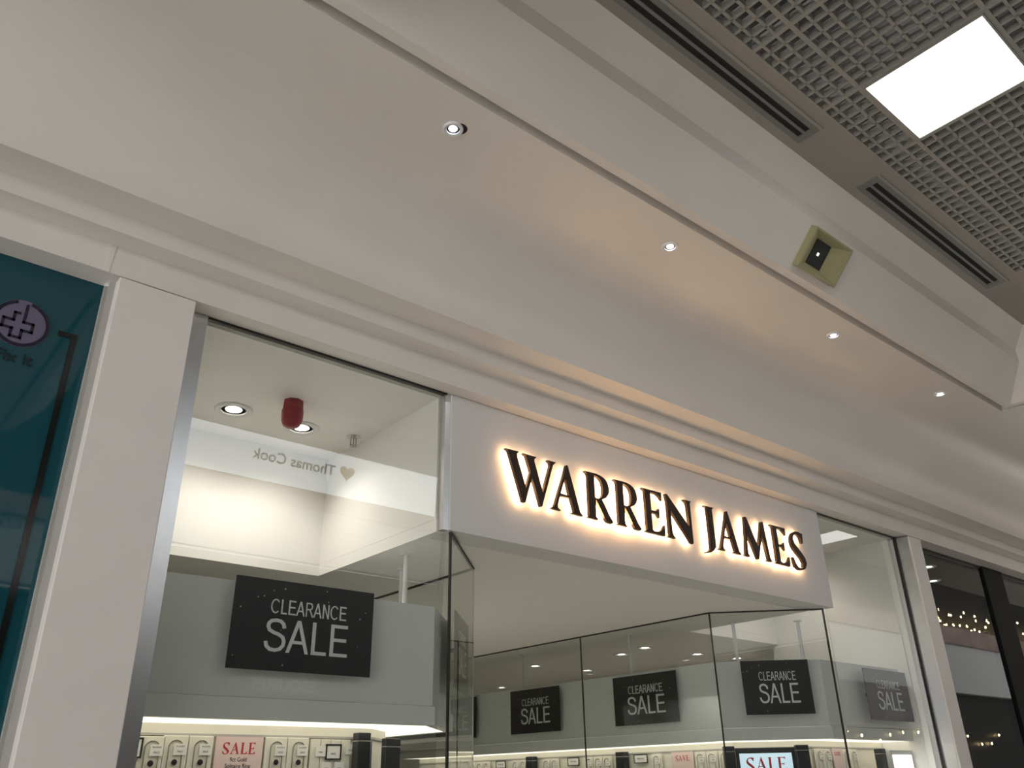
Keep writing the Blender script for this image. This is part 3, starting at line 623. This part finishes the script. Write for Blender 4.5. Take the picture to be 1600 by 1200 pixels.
# ------------------------------------------------------------------ dark neighbour shop on the right
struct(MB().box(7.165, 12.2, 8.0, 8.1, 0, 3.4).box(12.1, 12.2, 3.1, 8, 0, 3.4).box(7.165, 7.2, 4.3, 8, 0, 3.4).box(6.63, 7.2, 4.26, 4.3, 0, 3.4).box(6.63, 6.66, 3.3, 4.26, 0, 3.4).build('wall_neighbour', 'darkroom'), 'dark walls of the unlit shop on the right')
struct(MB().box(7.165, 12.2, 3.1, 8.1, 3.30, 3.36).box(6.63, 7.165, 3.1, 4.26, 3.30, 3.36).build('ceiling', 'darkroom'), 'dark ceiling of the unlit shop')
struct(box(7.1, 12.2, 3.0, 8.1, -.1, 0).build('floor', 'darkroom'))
o = pane((6.757, 3.045), (8.18, 3.045), 0, ZG, 'dark window of the neighbouring shop', 'glassdark', gask=.022)
o = pane((8.60, 3.045), (12.2, 3.045), 0, ZG, 'further dark window of the neighbouring shop', 'glassdark', gask=.022)
tag(box(8.18, 8.60, 3.02, 3.10, 0, ZG-.004).build('window_post', 'darkpost', bevel=.004), 'black upright post of the dark shop window at the right edge', 'post')
for (x, y), nm in zip(((7.72, 3.30), (8.35, 3.55), (8.75, 3.9)), ('bright downlight just inside the dark shop by the grey pillar', 'warm downlight in the dark shop, left of the black post', 'small warm downlight deeper in the dark shop')):
    downlight('neighbour_downlight', (x, y, 3.30), .07, 'warmled', nm, 'downlights in the dark shop', 1.0, col=(1, .85, .65))
# ------------------------------------------------------------------ opposite side of the mall, seen mirrored in the glass
OY = -4.0
struct(box(14, 21.6, OY-.2, OY, 2.6, 3.515).build('wall_gallery_lower', 'oppmid'), 'grey lower band of the gallery across the mall')  # added band, so the right sale board carries one even reflection
struct(MB().box(9, XB, OY-.2, OY, 3.52, 4.75).box(XA, 8.99, OY-.2, OY, 3.58, 4.27).build('wall_gallery', 'opp'), 'pale edge of the gallery across the mall')
struct(MB().box(9, XB, OY-.3, OY+.10, 4.752, 5.20).box(XA, 8.99, OY-.3, OY+.1, 4.272, 4.50).build('trim_6', 'marble'), 'reddish marble balustrade of the gallery across the mall')
struct(box(.8, XB, OY-1.0, YE-.02, 7.0, 7.1).build('ceiling', 'opp'), 'roof over the far part of the atrium')  # unseen slab added to darken the shopfront towards the right
struct(box(XB-.1, XB, -5, 3, 0, 7).build('wall_end', 'oppdark'), 'dark far end of the mall')  # unseen wall added to block daylight from the right end
struct(box(XA, XB, OY-.35, OY-.25, 0, 3.58).build('wall_opposite', 'oppdark'), 'dark shopfronts across the mall')
struct(box(XA, XB, OY-.9, OY-.8, 4.5, 7.0).build('wall_upper', 'oppdark'), 'dark upper shopfronts across the mall')
os_ = thing('opposite_sign', (4.7, OY-.55, 4.8), 'white sign band with Thomas Cook and a golden heart, mirrored in the left window', 'shop sign')
box(2.6, 7.4, OY-.62, OY-.5, 4.66, 5.28).build('band', 'oppsign', os_)
moved(text_mesh('Thomas Cook', .215, .004, flip=True, bold=.003), 4.80, OY-.494, 5.0).build('lettering', 'opptext', os_)
hp = []
for k in range(28):
    a = 2*math.pi*k/28; hp.append((5.62+.0075*16*math.sin(a)**3, 5.02+.0075*(13*math.cos(a)-5*math.cos(2*a)-2*math.cos(3*a)-math.cos(4*a))))
MB().plate([hp], OY-.499, OY-.490).build('heart', 'gold', os_)
es = thing('opposite_sign', (4.85, OY-.24, 1.95), 'small pale ESQUIRES sign, mirrored faintly under the left sale board', 'shop sign')
box(4.2, 5.7, OY-.25, OY-.22, 1.95, 2.33).build('board', 'oppdark', es)
moved(text_mesh('ESQUIRES', .20, .004, flip=True, bold=.006), 4.95, OY-.214, 2.06).build('lettering', 'opp', es)
cf = thing('opposite_sign', (1.35, OY+.02, 4.3), 'grey TIME FOR COFFEE lettering, mirrored in the teal window', 'shop sign')
for k, s_ in enumerate(('TIME', 'FOR', 'COFFEE')): moved(text_mesh(s_, .13, .003, flip=True), 1.38, OY+.006, 4.52-.17*k).build('lettering', 'opptext', cf)
def string_lights(x0, x1, y, z, n, amp, label):
    t = thing('string_lights', ((x0+x1)/2, y, z), label, 'string lights', 'warm fairy lights across the mall')
    b0 = None; wire = []
    for k in range(n):
        x = x0+(x1-x0)*k/(n-1)+random.uniform(-.15, .15); zz = z+amp*math.sin(k*1.3)+random.uniform(-.5, .5)*amp
        wire.append((x, y, zz+.06)); p = (x-(x0+x1)/2, 0, zz-z)
        if b0 is None: b0 = MB().lathe((0, 0, 0), [(.004, -.034), (.018, -.02), (.021, 0), (.016, .02), (.006, .03)], 8).build('bulb', 'bulb', t, local=True); o = b0
        else: o = bpy.data.objects.new('bulb', b0.data); COL.objects.link(o); o.parent = t
        o.location = p
    b = MB()
    for i in range(len(wire)-1):
        p, q = wire[i], wire[i+1]; b.plate([[(p[0], p[2]-.006), (q[0], q[2]-.006), (q[0], q[2]+.006), (p[0], p[2]+.006)]], y-.006, y+.006)
    b.build('wire', 'wire', t)
string_lights(22.6, 33, OY-.4, 5.56, 64, .30, 'warm fairy lights above the marble balustrade, mirrored in the dark shop window')
string_lights(17, 26, OY-.2, 2.45, 16, .10, 'lower warm fairy lights, mirrored at the bottom of the right window')
